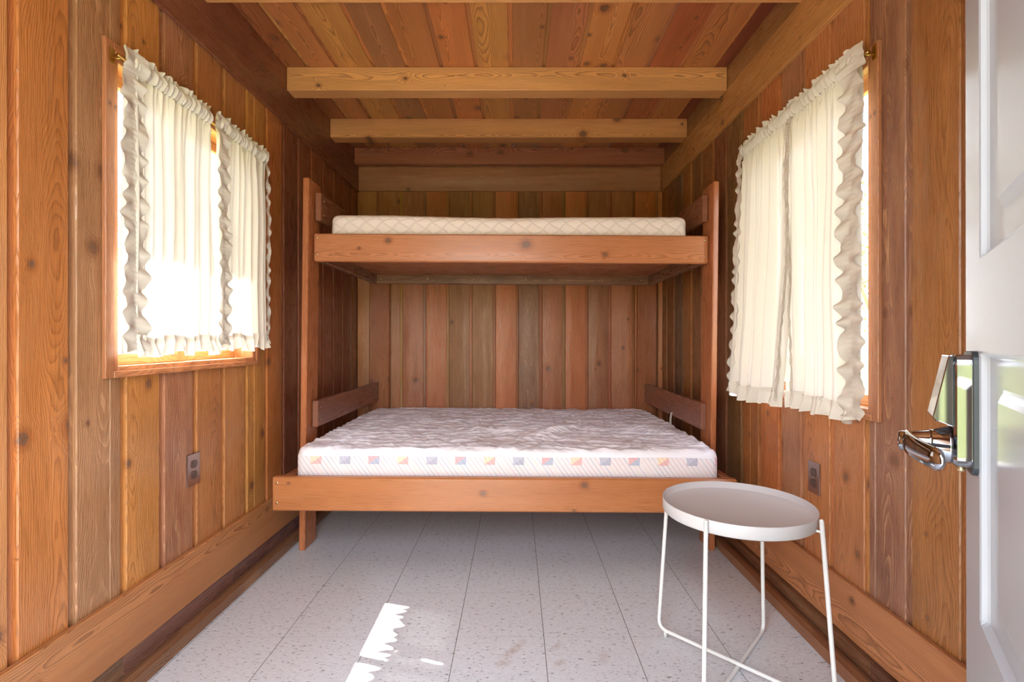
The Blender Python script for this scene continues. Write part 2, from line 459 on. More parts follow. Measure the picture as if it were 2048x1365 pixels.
# front wall with the doorway the camera stands in
m = MB()
for (a, b, z0, z1) in ((XL - 0.03, -0.77, -0.05, ZC), (0.14, XR + 0.03, -0.05, ZC), (-0.77, 0.14, 2.055, ZC)):
    n_ = max(1, round((b - a) / 0.172))
    for q in range(n_):
        m.box(a + (b - a) * q / n_ + 0.002, a + (b - a) * (q + 1) / n_ - 0.002, -0.04, -0.02, z0, z1, 'z', J((176, 106, 58), 12), None, 0.003)
    m.box(a, b, -0.14, -0.041, z0, z1, 'z', lin(150, 110, 76), 0.5, 0)
m.build('wall_front', WOOD, kind='structure')

# ceiling
us = [345, 445, 575, 690, 810, 930, 1050, 1165, 1285, 1405, 1525, 1640, 1755]
xs = [((u / 1.7356 + 420) - 1032) / 1000 * 2.5355 for u in us]
xs = [XL - 0.06] + [q for q in xs if XL + 0.05 < q < XR - 0.05] + [XR + 0.03]
colC = [tuple(q * 1.08 for q in c) for c in [(140, 76, 40), (176, 104, 56), (184, 116, 60), (150, 92, 52), (170, 98, 54), (186, 106, 54), (188, 118, 62), (158, 96, 56), (166, 100, 58), (188, 116, 62), (172, 104, 58), (160, 78, 42), (174, 104, 56), (120, 58, 36), (170, 100, 50)]]
m = MB()
for i in range(len(xs) - 1):
    t = J(colC[i % len(colC)], 4); sd_ = random.random()
    m.box(xs[i] + 0.001, xs[i + 1] - 0.018, YF, YB + 0.02, ZC, ZC + 0.02, 'y', t, sd_, 0.002)
    m.box(xs[i + 1] - 0.022, xs[i + 1] + 0.003, YF, YB + 0.02, ZC + 0.008, ZC + 0.03, 'y', J(colC[(i * 5 + 2) % len(colC)], 6), sd_, 0.001)
m.build('ceiling', WOODC, kind='structure')
# roof deck with eaves over both side windows
m = MB(); m.box(XL - 0.76, XR + 0.55, YF - 0.1, YB + 0.4, ZC + 0.032, ZC + 0.09, 'y', lin(120, 84, 56), 0.4, 0.002)
m.build('roof', WOOD, kind='structure')

# ledgers (side boards under the joists), back ledger, joists
tn = 0


def trim(fn, mat=WOOD):
    global tn
    tn += 1; m = MB(); fn(m); return m.build('trim_%d' % tn, mat, kind='structure')


DKL, BKL = (112, 58, 38), (172, 104, 70)
trim(lambda m: m.box(XL, XL + 0.016, YF, YB, ZJ - 0.175, ZJ, 'y', wl(126, 68, 44), 0.31, 0.002))
trim(lambda m: m.box(XR - 0.020, XR, YF, YB, ZJ - 0.175, ZJ, 'y', wl(188, 124, 66), 0.62, 0.002))
trim(lambda m: m.box(XL + 0.016, XR - 0.02, YB - 0.02, YB, ZJ - 0.172, ZJ + 0.006, 'x', wl(*BKL), 1.87, 0.002), WOODR)
trim(lambda m: m.box(XL, XL + 0.010, YF, YB, ZJ + 0.001, ZC, 'y', wl(138, 76, 46), 0.13, 0.001))
trim(lambda m: m.box(XR - 0.012, XR, YF, YB, ZJ + 0.001, ZC, 'y', wl(150, 96, 52), 0.23, 0.001))
for (y0, y1, tint, sd_) in ((0.52, 0.61, (205, 136, 76), .2), (1.79, 1.88, (212, 142, 82), .41), (2.5355, 2.623, (214, 144, 84), .77), (3.128, 3.215, (206, 134, 78), .15), (3.60, 3.648, (160, 88, 58), .53)):
    trim(lambda m: m.box(XL + 0.012, XR - 0.014, y0, y1, ZJ, ZC, 'x', wl(*tint), sd_, 0.0025), WOODC)

# baseboards, dark kick strips, floor mouldings
for side, x, sg, zt, zb, bo, so in (('left', XL, 1, 0.279, 0.10, 0.020, 0.061), ('right', XR, -1, 0.251, 0.078, 0.020, 0.089)):
    m = MB(); m.box(*sorted((x, x + sg * bo)), YF, YB, zb, zt, 'y', wl(178, 110, 62) if sg > 0 else wl(178, 110, 66), random.random(), 0.003)
    m.build('baseboard_' + side, WOODC, kind='structure')
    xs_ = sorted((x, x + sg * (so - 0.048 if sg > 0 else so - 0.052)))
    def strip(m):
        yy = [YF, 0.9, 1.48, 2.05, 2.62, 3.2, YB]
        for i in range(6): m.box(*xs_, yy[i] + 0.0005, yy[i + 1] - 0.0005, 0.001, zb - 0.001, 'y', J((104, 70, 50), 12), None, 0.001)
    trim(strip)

    def shoe(m):
        a, b = sorted((x + sg * (so - 0.046), x + sg * so)); n = 60
        # uneven worn top edge
        def fn(i, j):
            y = YF + (YB - YF) * i
            prof = [(a, 0.0), (a, 0.036), ((a + b) / 2, 0.041), (b, 0.038), (b, 0.0)]
            if sg < 0: prof = [(b, 0.0), (b, 0.036), ((a + b) / 2, 0.041), (a, 0.038), (a, 0.0)]
            q = prof[min(4, int(round(j * 4)))]
            dz = 0.004 * noise.noise(Vector((y * 6, j * 3, 1.3))) if q[1] > 0 else 0
            return (q[0] + (0.003 * noise.noise(Vector((y * 5, 9, 2))) if 0 < j < 1 else 0), y, max(0.0005, q[1] + dz))
        m.grid(fn, 160, 4, smooth=False)
        m.g = [(v[1], v[0] - a, v[2]) for v in m.v]
        m.t = [wl(134, 86, 54) if sg > 0 else wl(146, 90, 56)] * len(m.v)
    recalc(trim(shoe, WOODR))

# ------------------------------------------------------------------ windows
def window(num, x, sg, W, split):
    """casing on the room side, deep jambs, sash with panes"""
    root = bpy.data.objects.new('window_%d' % num, None); COL.objects.link(root); root.location = (x, (W['y0'] + W['y1']) / 2, W['z0'])
    root['kind'] = 'structure'
    inv = Matrix.Translation(-root.location)
    tint = wl(172, 104, 64)
    y0, y1, z0, z1 = W['y0'], W['y1'], W['z0'], W['z1']
    m = MB(); t = 0.013; cw = 0.030
    X = lambda a, b: sorted((x + sg * a, x + sg * b))
    for k in (0, 1):
        c0, c1 = k * cw, (cw if k == 0 else 0.052); hh_ = t if k == 0 else t - 0.006
        m.box(*X(0.0005, hh_), y0 + c0, y0 + c1, z0 + c0 * 0.62, z1 - c0, 'z', tint, .3, 0.002)
        m.box(*X(0.0005, hh_), y1 - c1, y1 - c0, z0 + c0 * 0.62, z1 - c0, 'z', tint, .4, 0.002)
        m.box(*X(0.0005, hh_), y0 + c1, y1 - c1, z0 + c0 * 0.62, z0 + c1 * 0.66, 'y', tint, .5, 0.002)
        m.box(*X(0.0005, hh_), y0 + c1, y1 - c1, z1 - c1, z1 - c0, 'y', tint, .6, 0.002)
    o = m.build('window_casing', WOOD, root); o.matrix_parent_inverse = inv
    i = 0.048
    m = MB(); tj = wl(186, 118, 66)
    m.box(*X(-0.115, 0.0), y0 + 0.03, y0 + i, z0 + 0.03, z1 - 0.03, 'z', tj, .1, 0.001)
    m.box(*X(-0.115, 0.0), y1 - i, y1 - 0.03, z0 + 0.03, z1 - 0.03, 'z', tj, .2, 0.001)
    m.box(*X(-0.115, 0.0), y0 + i, y1 - i, z0 + 0.012, z0 + 0.033, 'y', tj, .7, 0.001)
    m.box(*X(-0.115, 0.0), y0 + i, y1 - i, z1 - i, z1 - 0.03, 'y', tj, .8, 0.001)
    o = m.build('window_frame', WOOD, root); o.matrix_parent_inverse = inv
    m = MB(); s = 0.035; ya, yb, za, zb = y0 + i, y1 - i, z0 + 0.033, z1 - i; ym = (ya + yb) / 2
    for (a, b) in ((ya, ym + 0.015), (ym - 0.015, yb)):
        d = 0.0 if a == ya else -0.022
        XX = X(-0.075 + d, -0.055 + d)
        m.box(*XX, a, a + s, za, zb, 'z', tj, .25, 0.002); m.box(*XX, b - s, b, za, zb, 'z', tj, .35, 0.002)
        m.box(*XX, a + s, b - s, za, za + s, 'y', tj, .45, 0.002); m.box(*XX, a + s, b - s, zb - s, zb, 'y', tj, .55, 0.002)
    o = m.build('window_sash', WOOD, root); o.matrix_parent_inverse = inv
    m = MB()
    xx = x + sg * -0.066
    m.add([(xx, ya + .02, za + .02), (xx, ym, za + .02), (xx, ym, zb - .02), (xx, ya + .02, zb - .02)], [(0, 1, 2, 3)])
    xx = x + sg * -0.088
    m.add([(xx, ym, za + .02), (xx, yb - .02, za + .02), (xx, yb - .02, zb - .02), (xx, ym, zb - .02)], [(0, 1, 2, 3)])
    o = m.build('window_pane', GLASS, root); o.matrix_parent_inverse = inv


window(1, XL, 1, LW, 0)
window(2, XR, -1, RW, 0)

# ------------------------------------------------------------------ curtains
def curtain(x, sg, y0, y1, ztop, zbot, seed, label, near_ruffle, far_ruffle, amp=0.016, folds=7, flare=0.0, near_fold=True, group=None, lift=0.0, spread=0.0):
    """one gathered panel: heading frill and rod pocket above, ruffles down the edges and along the hem. y0 is the edge nearer the door"""
    yc = (y0 + y1) / 2
    root = thing('curtain', label, 'curtain', (x, yc, zbot), group=group)
    W = y1 - y0; H = ztop - zbot
    rnd = random.Random(seed)
    ph = [rnd.uniform(0, 6.28) for _ in range(12)]
    vz = lambda *a: noise.noise(Vector(a))

    def disp(y, z):
        """how far the cloth stands off the rod plane, towards the room"""
        p = (y - y0) / W; q = (ztop - z) / H          # q 0 top, 1 hem
        d = max(0, z - (ztop - 0.055))
        wav = math.sin(folds * 6.283 * (p + 0.035 * math.sin(p * 9 + ph[0])) + ph[1]) * (0.65 + 0.35 * math.sin(p * 11 + ph[2]))
        wav += 0.45 * math.sin(folds * 1.7 * 6.283 * p + ph[3] + 1.2 * q)
        k = amp * (0.55 + 0.55 * min(1, q * 2.2)) * (1 if q > 0.055 else 0.3)
        drift = 0.012 * vz(y * 4, z * 2.5, seed)
        gather = 0.006 * math.exp(-max(0, q - 0.05) * 22) * math.sin(y * 330 + 3 * math.sin(y * 41 + seed))
        gather += 0.004 * vz(y * 160, z * 14, seed) * math.exp(-max(0, q - 0.05) * 10)
        return (wav * k + drift + gather) * 1.0 + 0.010 + flare * q * q
    def yy(p, z):
        q = (ztop - z) / H
        return y0 + (W + spread * q) * p + 0.010 * vz(p * 5, q * 3, seed + 4) * q

    def P(y, z, d): return (sg * d, y - yc, z - zbot)
    zhem = lambda p: zbot + 0.045 + lift * p + 0.006 * math.sin(p * 17 + ph[5])
    m = MB()
    def body(i, j):
        zz = zhem(i) + (ztop - 0.0 - zhem(i)) * j
        y = yy(i, zz); return P(y, zz, disp(y, zz))
    m.grid(body, 260, 90)
    m.build('curtain_panel', CURTAIN, root)
    # heading frill above the rod pocket
    m = MB()
    def head(i, j):
        y = yy(i, ztop); hgt = 0.022 + 0.010 * vz(y * 38, 3.0, seed) + 0.004 * math.sin(y * 210 + ph[4])
        zz = ztop + hgt * j
        return P(y, zz, disp(y, ztop) + j * (0.009 * math.sin(y * 140 + ph[6] + 2 * math.sin(y * 31)) + 0.008 * vz(y * 60, j, seed)))
    m.grid(head, 320, 5)
    # rod pocket: a puffy band round the rod
    def pocket(i, j):
        y = yy(i, ztop - 0.02); zz = ztop - 0.045 + 0.047 * j
        return P(y, zz, disp(y, zz) + 0.004 + 0.012 * math.sin(math.pi * j) + 0.004 * vz(y * 190, j * 2.0, seed + 2) + 0.003 * math.sin(y * 250 + 2 * math.sin(y * 50)))
    m.grid(pocket, 420, 8)
    m.build('heading_frill', RUFFLE, root)
    # hem ruffle with its own little heading
    m = MB()
    def hem(i, j):
        zt_ = zhem(i) + 0.014; y = yy(i, zt_)
        L = 0.060 + 0.005 * math.sin(i * 23 + ph[7])
        zz = zt_ - L * j; jj = abs(j - 0.23) * 1.3
        f = math.sin(y * 150 + 2.2 * math.sin(y * 37 + ph[8])) * 0.010 * jj + 0.010 * jj * vz(y * 55, 0.5, seed + 7)
        return P(y + 0.004 * jj * math.sin(y * 90), zz + 0.003 * jj * math.sin(y * 120 + ph[9]), disp(y, zt_) + 0.004 + f + 0.004 * j)
    m.grid(hem, 420, 12)
    m.build('hem_ruffle', RUFFLE, root)
    # vertical ruffles: a gathered seam with a frill either side
    for (edge, on, wa, wb) in ((0, near_ruffle, -0.045, 0.042), (1, far_ruffle, -0.030, 0.030)):
        if not on: continue
        m = MB(); ye = y0 + (0.012 if edge == 0 else W - 0.012); s2 = seed + 11 * edge
        wa *= on; wb *= on
        def vr(i, j):
            z_ = zbot + 0.02 + (ztop + 0.012 - zbot - 0.02) * j
            w_ = wa + (wb - wa) * i; a_ = abs(w_)
            scal = 1 + (0.34 * vz(z_ * 11, 1.0 if w_ > 0 else 5.0, s2) + 0.13 * vz(z_ * 26, 3.0 if w_ > 0 else 7.0, s2) - 0.05)
            turn = 0.004 * vz(z_ * 5, 2.0, s2)
            dd = (0.5 if w_ > 0 else 0.3) * a_ * math.sin(z_ * 88 + 4.2 * vz(z_ * 9, 4.0 if w_ > 0 else 8.0, s2) + (0.6 if w_ > 0 else 2.0)) + 0.4 * a_ * vz(z_ * 45, w_ * 20, s2)
            dd += 0.0018 * math.sin(z_ * 420) * math.exp(-a_ * 120)
            yv = ye + w_ * scal + turn * 3
            return P(yv, z_ - 0.15 * a_ + 0.10 * a_ * vz(z_ * 30, 6.0, s2), disp(min(max(ye, y0), y1), z_) + 0.012 + a_ * 0.10 + dd * 0.5)
        m.grid(vr, 18, 420)
        m.build('edge_ruffle', RUFFLE, root)
    return root


cz = CAM_H
gl = 'curtains of the left window'; gr_ = 'curtains of the right window'
curtain(-1.140, 1, 1.4555, 1.840, 1.868, 0.984, 3, 'white ruffled curtain at the left window, sunlit panel nearer the door', 1.0, 0.0, folds=6, lift=0.006, spread=0.045)
curtain(-1.140, 1, 1.878, 2.262, 1.872, 0.998, 8, 'white ruffled curtain at the left window, panel nearer the bunk bed', 0.75, 0.5, folds=7, lift=0.0)
curtain(1.050, -1, 1.510, 1.890, 1.912, 0.782, 14, 'off-white ruffled curtain at the right window, panel nearer the door', 1.15, 0.3, folds=5, amp=0.022, spread=0.055)
curtain(1.050, -1, 1.893, 2.290, 1.912, 0.782, 21, 'off-white ruffled curtain at the right window, panel nearer the bunk bed', 0.3, 0.9, folds=6, flare=0.045, amp=0.021)

for (x, sg, a, b, z, lb) in ((-1.140, 1, 1.43, 2.268, 1.850, 'thin brass curtain rod over the left window'), (1.050, -1, 1.488, 2.31, 1.893, 'thin brass curtain rod over the right window')):
    t_ = thing('curtain_rod', lb, 'curtain rod', (x, a, z))
    m = MB(); m.tube([(0.0, 0, 0), (0.0, b - a, 0)], 0.0045, 12); m.build('rod', BRASS, t_)
    xw = (XL + 0.0125 if sg > 0 else XR - 0.0125) - x
    for y in (0.006, b - a - 0.006):
        m = MB(); m.box(*sorted((xw, xw + sg * 0.003)), y - 0.009, y + 0.009, -0.022, 0.024, ch=0.001)
        m.box(*sorted((xw, 0.002 * sg)), y - 0.004, y + 0.004, -0.0075, -0.004, ch=0.0005)
        m.box(*sorted((-0.002 * sg, 0.003 * sg)), y - 0.004, y + 0.004, -0.0075, 0.006, ch=0.0005)
        m.build('bracket', BRASS, t_)

# ------------------------------------------------------------------ wall outlets
def outlet(x, sg, y, z, label):
    t_ = thing('wall_outlet', label, 'outlet', (x, y, z))
    PL = NT('bronze_outlet_plate', 0.22, 0.5, 0.9); PL.color(lin(150, 128, 122))
    hw, hh_ = 0.035, 0.0575
    X = lambda a, b: sorted((sg * a, sg * b))
    m = MB(); m.box(*X(0, 0.0055), -hw, hw, -hh_, hh_, ch=0.003); m.build('cover_plate', PL.m, t_)
    for s_ in (-1, 1):
        m = MB(); n = 28; zc = s_ * 0.0195
        pts = []
        for k in range(n):
            a = 2 * math.pi * k / n; yv = 0.0172 * math.cos(a); zv = 0.0172 * math.sin(a); zv = max(-0.0140, min(0.0140, zv)); pts.append((yv, zv + zc))
        m.extrude(pts, sg * 0.005, sg * 0.0075)
        rc = m.build('receptacle', plain('dark_receptacle', lin(84, 58, 50), 0.25), t_); recalc(rc)
        m = MB()
        for yo, hgt in ((-0.0063, 0.0040), (0.0063, 0.0033)): m.box(*X(0.0070, 0.0078), yo - 0.0012, yo + 0.0012, zc + 0.003 - hgt, zc + 0.003 + hgt, ch=0.0002)
        m.extrude([(0.0025 * math.cos(k * math.pi / 6), zc - 0.0080 + 0.0025 * math.sin(k * math.pi / 6)) for k in range(12)], sg * 0.0070, sg * 0.0078)
        m.build('slots', BLACKP, rc)
    m = MB(); m.lathe([(0, 0.0), (0.0028, 0.0), (0.0026, 0.0014), (0, 0.0018)], 16, Matrix.Translation((sg * 0.0054, 0, 0)) @ Matrix.Rotation(sg * math.pi / 2, 4, 'Y')); m.build('screw', SCREW, t_)


outlet(XL, 1, 1.816, 0.563, 'brown metal outlet plate on the left wall below the window')
outlet(XR, -1, 1.815, 0.533, 'brown metal outlet plate on the right wall behind the white side table')

# ------------------------------------------------------------------ bunk bed
bed = thing('bunk_bed', 'varnished wooden bunk bed against the back wall, double bunk below and single above', 'bunk bed', (-0.05, 2.9, 0.0), (0, math.radians(0.33), 0))
BO = Vector((-0.05, 2.9, 0.0))


def screws(parent, pts, axis='y', sg=-1, r=0.0055):
    R = {'y': Matrix.Rotation(math.pi / 2 * (1 if sg < 0 else -1), 4, 'X'), 'x': Matrix.Rotation(sg * math.pi / 2, 4, 'Y')}[axis]
    for p_ in pts:
        m = MB(); m.lathe([(0, 0), (r, 0), (r * 0.9, 0.0012), (r * 0.3, 0.0016), (0.0, 0.0016)], 16, Matrix.Translation(Vector(p_) - BO) @ R)
        m.build('screw', SCREW, parent)


def bpart(name, x0, x1, y0, y1, z0, z1, along, tint, mat=BEDW, ch=0.004, seed=None, lean=0.0, label=None):
    m = MB(); m.box(x0 - BO.x, x1 - BO.x, y0 - BO.y, y1 - BO.y, z0, z1, along, wl(*tint), seed, ch)
    if lean:
        m.v = [(v[0] + lean * (v[2] - (z0 + z1) / 2), v[1], v[2]) for v in m.v]
    kw = {'label': label} if label else {}
    return m.build(name, mat, bed, **kw)


RED = (156, 86, 48); REDF = (172, 96, 54)
# front posts (on edge) and back posts (flat); the frame is slightly racked
tz = lambda x: (x - BO.x) * math.tan(math.radians(0.33))
PZ = CAM_H + 0.789
pf = [bpart('post', -1.058, -1.028, 2.444, 2.584, -0.0 + tz(-1.043) + 0.0005, PZ, 'z', REDF, lean=0.006, seed=.21),
      bpart('post', 0.951, 0.979, 2.444, 2.584, tz(0.965) + 0.0005, PZ - 0.012 + 0.006, 'z', REDF, lean=0.006, seed=.44)]
pb_ = [bpart('post', -1.070, -0.924, 3.618, 3.650, tz(-1.0) + 0.0005, PZ - 0.03, 'z', RED, seed=.67),
       bpart('post', 0.872, 1.012, 3.618, 3.650, tz(0.94) + 0.0005, PZ - 0.03, 'z', RED, seed=.89)]

# knots of the two front rails where the photo shows them: (metres along, metres across from mid height, radius)
UPK = wood_mat('upper_rail_pine', 0.30, 0.30, knots=[(-0.595, 0.036, 0.014), (0.092, 0.020, 0.022), (0.485, -0.028, 0.013), (-0.74, -0.002, 0.007)], weather=0.12, vary=0.18, bump=0.0002)
LOK = wood_mat('lower_rail_pine', 0.30, 0.32, knots=[(-0.095, 0.008, 0.012), (0.345, 0.046, 0.014), (0.30, -0.065, 0.006), (-0.94, 0.048, 0.006)], weather=0.15, vary=0.2, bump=0.0002)
uz0, uz1 = CAM_H + 0.386, CAM_H + 0.525
uf = bpart('front_rail', -1.017, 0.951, 2.490, 2.528, uz0, uz1, 'x', (180, 106, 62), UPK, 0.006)
screws(uf, [(-1.000, 2.490, uz1 - 0.022), (-1.000, 2.490, uz0 + 0.035), (0.934, 2.490, uz1 - 0.022), (0.934, 2.490, uz0 + 0.035)])
us_ = [bpart('side_rail', -1.012, -0.975, 2.528, 3.47, uz0, uz1, 'y', (120, 76, 52)), bpart('side_rail', 0.909, 0.946, 2.528, 3.47, uz0, uz1, 'y', (120, 76, 52))]
ub = bpart('back_rail', -1.012, 0.946, 3.47, 3.508, uz0, uz1, 'x', (120, 76, 50), WOODR, seed=1.93)
screws(ub, [(x_, 3.47, uz0 + 0.032) for x_ in (-0.945, -0.62, -0.30, 0.06, 0.24, 0.59, 0.86)], r=0.005)
bpart('bunk_deck', -0.975, 0.909, 2.528, 3.47, CAM_H + 0.446, CAM_H + 0.458, 'x', (168, 94, 58), BEDW, 0.001)

lz0, lz1 = CAM_H - 0.750, CAM_H - 0.602
lf = bpart('front_rail', -1.062, 0.960, 2.170, 2.208, lz0, lz1, 'x', (176, 102, 54), LOK, 0.006)
screws(lf, [(-1.040, 2.170, lz1 - 0.026), (-1.040, 2.170, lz0 + 0.035), (0.940, 2.170, lz1 - 0.026), (0.940, 2.170, lz0 + 0.035)])
bpart('side_rail', -1.027, -0.992, 2.208, 3.618, lz0, lz1, 'y', (150, 82, 48))
bpart('side_rail', 0.914, 0.949, 2.208, 3.618, lz0, lz1, 'y', (150, 82, 48))
bpart('back_rail', -1.027, 0.949, 3.580, 3.617, lz0 - 0.001, lz1 - 0.03, 'x', (150, 82, 48))
bpart('bunk_deck', -0.992, 0.914, 2.208, 3.580, lz0 + 0.045, lz0 + 0.062, 'x', (168, 94, 58), BEDW, 0.001)

for (x0, x1, z0, z1, sg) in ((-1.026, -0.996, CAM_H - 0.444, CAM_H - 0.311, 1), (0.925, 0.951, CAM_H - 0.448, CAM_H - 0.312, -1),
                             (-1.016, -0.987, CAM_H + 0.593, CAM_H + 0.733, 1), (0.926, 0.953, CAM_H + 0.600, CAM_H + 0.735, -1)):
    low = z0 < 1
    e = bpart('end_board', x0, x1, 2.505, 3.617, z0, z1, 'y', (136, 80, 58) if low else (136, 80, 54), BEDW, 0.004)
    xx = x1 if sg > 0 else x0
    screws(e, [(xx, 2.545, z1 - 0.035), (xx, 2.545, z0 + 0.035), (xx, 3.57, z1 - 0.035), (xx, 3.57, z0 + 0.035)], 'x', sg)

# ------------------------------------------------------------------ mattresses
def slab(name, x0, x1, y0, y1, z0, z1, r, step, mat, root, fn):
    nx, ny, nz = max(2, int((x1 - x0) / step)), max(2, int((y1 - y0) / step)), max(8, int((z1 - z0) / step))
    m = MB(); c = Vector(((x0 + x1) / 2, (y0 + y1) / 2, (z0 + z1) / 2)); h = Vector(((x1 - x0) / 2, (y1 - y0) / 2, (z1 - z0) / 2))
    inner = h - Vector((r, r, r)); base = Vector(root.location)

    def warp(p):
        q = Vector((max(-inner.x, min(inner.x, p.x)), max(-inner.y, min(inner.y, p.y)), max(-inner.z, min(inner.z, p.z))))
        d = p - q
        if d.length > 1e-9: n_ = d.normalized(); p = q + n_ * r
        else: n_ = Vector((0, 0, 1))
        w_ = c + p
        return w_ + fn(w_, n_) - base
    vs = []; gr = []; fs = []
    def face(ax, sgn, nu, nv):
        u, v_ = (ax + 1) % 3, (ax + 2) % 3; o = len(vs)
        for j in range(nv + 1):
            for i in range(nu + 1):
                p = Vector((0, 0, 0)); p[ax] = sgn * h[ax]; p[u] = h[u] * (2 * i / nu - 1); p[v_] = h[v_] * (2 * j / nv - 1)
                vs.append(warp(p)); gr.append(tuple(p))
        for j in range(nv):
            for i in range(nu):
                q = [o + j * (nu + 1) + i, o + j * (nu + 1) + i + 1, o + (j + 1) * (nu + 1) + i + 1, o + (j + 1) * (nu + 1) + i]
                fs.append(q if sgn > 0 else q[::-1])
    dims = (nx, ny, nz)
    for ax in range(3):
        for sgn in (-1, 1): face(ax, sgn, dims[(ax + 1) % 3], dims[(ax + 2) % 3])
    m.add(vs, fs, gr, smooth=True)
    o = m.build(name, mat, root)
    bm = bmesh.new(); bm.from_mesh(o.data); bmesh.ops.remove_doubles(bm, verts=bm.verts[:], dist=1e-5); bm.to_mesh(o.data); bm.free()
    return o


# quilted upper mattress
N = NT('quilted_cream_ticking', 0.85, 0.2)
p = N.n('ShaderNodeTexCoord').outputs['Object']; x, y, z = N.sep(p)[0:3]
nrm = N.sep(N.n('ShaderNodeNewGeometry').outputs['Normal'])
vv = N.math('ADD', z, N.math('MULTIPLY', y, 1.0))
uu = N.math('ADD', x, N.math('MULTIPLY', y, 0.0))
sw = N.math('MULTIPLY', N.math('SINE', N.math('MULTIPLY', vv, 95.0)), 0.006)
d1 = N.math('ABSOLUTE', N.math('SINE', N.math('MULTIPLY', N.math('ADD', N.math('ADD', uu, sw), N.math('MULTIPLY', vv, 1.25)), math.pi / 0.085)))
d2 = N.math('ABSOLUTE', N.math('SINE', N.math('MULTIPLY', N.math('SUBTRACT', N.math('ADD', uu, sw), N.math('MULTIPLY', vv, 1.25)), math.pi / 0.085)))
dd = N.math('POWER', N.math('MINIMUM', d1, d2), 0.45)
N.color(N.mix(N.mr(dd, 0.2, 0.7), lin(226, 211, 204), lin(238, 224, 217)))
N.bump(N.math('ADD', dd, N.math('MULTIPLY', N.noise(p, 260, 2), 0.08)), 0.004, 0.7)
QUILT = N.m

um = thing('upper_mattress', 'thin quilted cream mattress on the upper bunk', 'mattress', (-0.038, 2.99, CAM_H + 0.459), (0, math.radians(0.33), 0))
def f_up(w_, n_):
    return Vector((0, 0, 0.004 * noise.noise(Vector((w_.x * 2.2, w_.y * 2, 0))) * (1 if n_.z > 0 else 0))) + n_ * 0.0015 * noise.noise(w_ * 25) + Vector((0, 0, -0.010 * max(0, 1 - abs(w_.x + 0.038) / 0.6) if n_.z > 0.1 else 0))
slab('ticking', -0.948, 0.873, 2.545, 3.44, CAM_H + 0.4595, CAM_H + 0.636, 0.035, 0.015, QUILT, um, f_up)

# lower mattress: printed border band on the long side, thin white pad pulled over the top
LMX0, LMX1, LMY0, LMY1, LMZ0, LMZ1 = -0.988, 0.910, 2.232, 3.570, lz0 + 0.0625, CAM_H - 0.497
N = NT('printed_mattress_border', 0.85, 0.2)
p = N.n('ShaderNodeTexCoord').outputs['Object']; x, y, z = N.sep(p)[0:3]
white = N.mix(N.noise(p, 8, 2), lin(232, 222, 222), lin(238, 232, 234))
# slanted thin lines in several colours
q = N.math('DIVIDE', N.math('ADD', x, N.math('MULTIPLY', z, 0.72)), 0.0215)
fr = N.math('ABSOLUTE', N.math('SUBTRACT', N.math('FRACT', q), 0.5)); idx = N.math('FLOOR', q)
wn = N.n('ShaderNodeTexWhiteNoise'); wn.noise_dimensions = '1D'; N.put(wn.inputs['W'], idx)
rv = wn.outputs['Value']
lc = N.mix(N.mr(rv, 0.30, 0.34), lin(210, 150, 150), N.mix(N.mr(rv, 0.6, 0.64), lin(130, 142, 165), N.mix(N.mr(rv, 0.8, 0.82), lin(222, 200, 160), lin(150, 150, 150))))
fade = N.mr(N.noise(N.comb(N.math('MULTIPLY', x, 9.0), 0.0, N.math('MULTIPLY', z, 9.0)), 1.0, 2), 0.3, 0.6, 0.35, 0.85)
zb_ = N.math('MULTIPLY', N.mr(z, 0.160, 0.166, 1.0, 0.0), fade)
c = N.mix(N.math('MULTIPLY', N.mr(fr, 0.04, 0.12, 0.75, 0.0), zb_), white, lc)
# two-coloured squares every 13 cm
qs = N.math('DIVIDE', N.math('ADD', x, 0.88), 0.1293); si = N.math('FLOOR', qs)
lx = N.math('MULTIPLY', N.math('FRACT', qs), 0.1293); lzz = N.math('SUBTRACT', z, 0.128)
inside = N.math('MULTIPLY', N.math('MULTIPLY', N.math('GREATER_THAN', lx, 0.0), N.math('LESS_THAN', lx, 0.049)), N.math('MULTIPLY', N.math('GREATER_THAN', lzz, 0.0), N.math('LESS_THAN', lzz, 0.037)))
k = N.math('GREATER_THAN', N.math('DIVIDE', lzz, 0.037), N.math('DIVIDE', lx, 0.049))
m3 = N.math('MODULO', N.math('ADD', si, 30.0), 3.0)
ca = N.mix(N.math('GREATER_THAN', m3, 0.5), lin(240, 210, 160), N.mix(N.math('GREATER_THAN', m3, 1.5), lin(165, 172, 195), lin(222, 140, 145)))
cb = N.mix(N.math('GREATER_THAN', m3, 0.5), lin(224, 150, 140), N.mix(N.math('GREATER_THAN', m3, 1.5), lin(140, 148, 178), lin(140, 160, 190)))
c = N.mix(N.math('MULTIPLY', inside, 0.6), c, N.mix(k, cb, ca))
N.color(c); N.bump(N.noise(p, 30, 3), 0.003, 0.6)
BORDER = N.m

N = NT('white_quilted_pad', 0.55, 0.35)
p = N.n('ShaderNodeTexCoord').outputs['Object']; x, y, z = N.sep(p)[0:3]
N.color(N.mix(N.noise(p, 5, 2), lin(236, 231, 238), lin(242, 239, 244)))
wr = N.noise(N.vm('ADD', N.comb(N.math('MULTIPLY', x, 9.0), N.math('MULTIPLY', y, 26.0), 0.0), N.vm('SCALE', N.noise(p, 7, 2, out='Color'), out='Vector')), 1.0, 4, 0.6)
N.bump(wr, 0.016, 0.5)
PAD = N.m

lm = thing('lower_mattress', 'wide white mattress with a border of small coloured squares on the lower bunk', 'mattress', (-0.039, 2.9, LMZ0), (0, math.radians(0.33), 0))


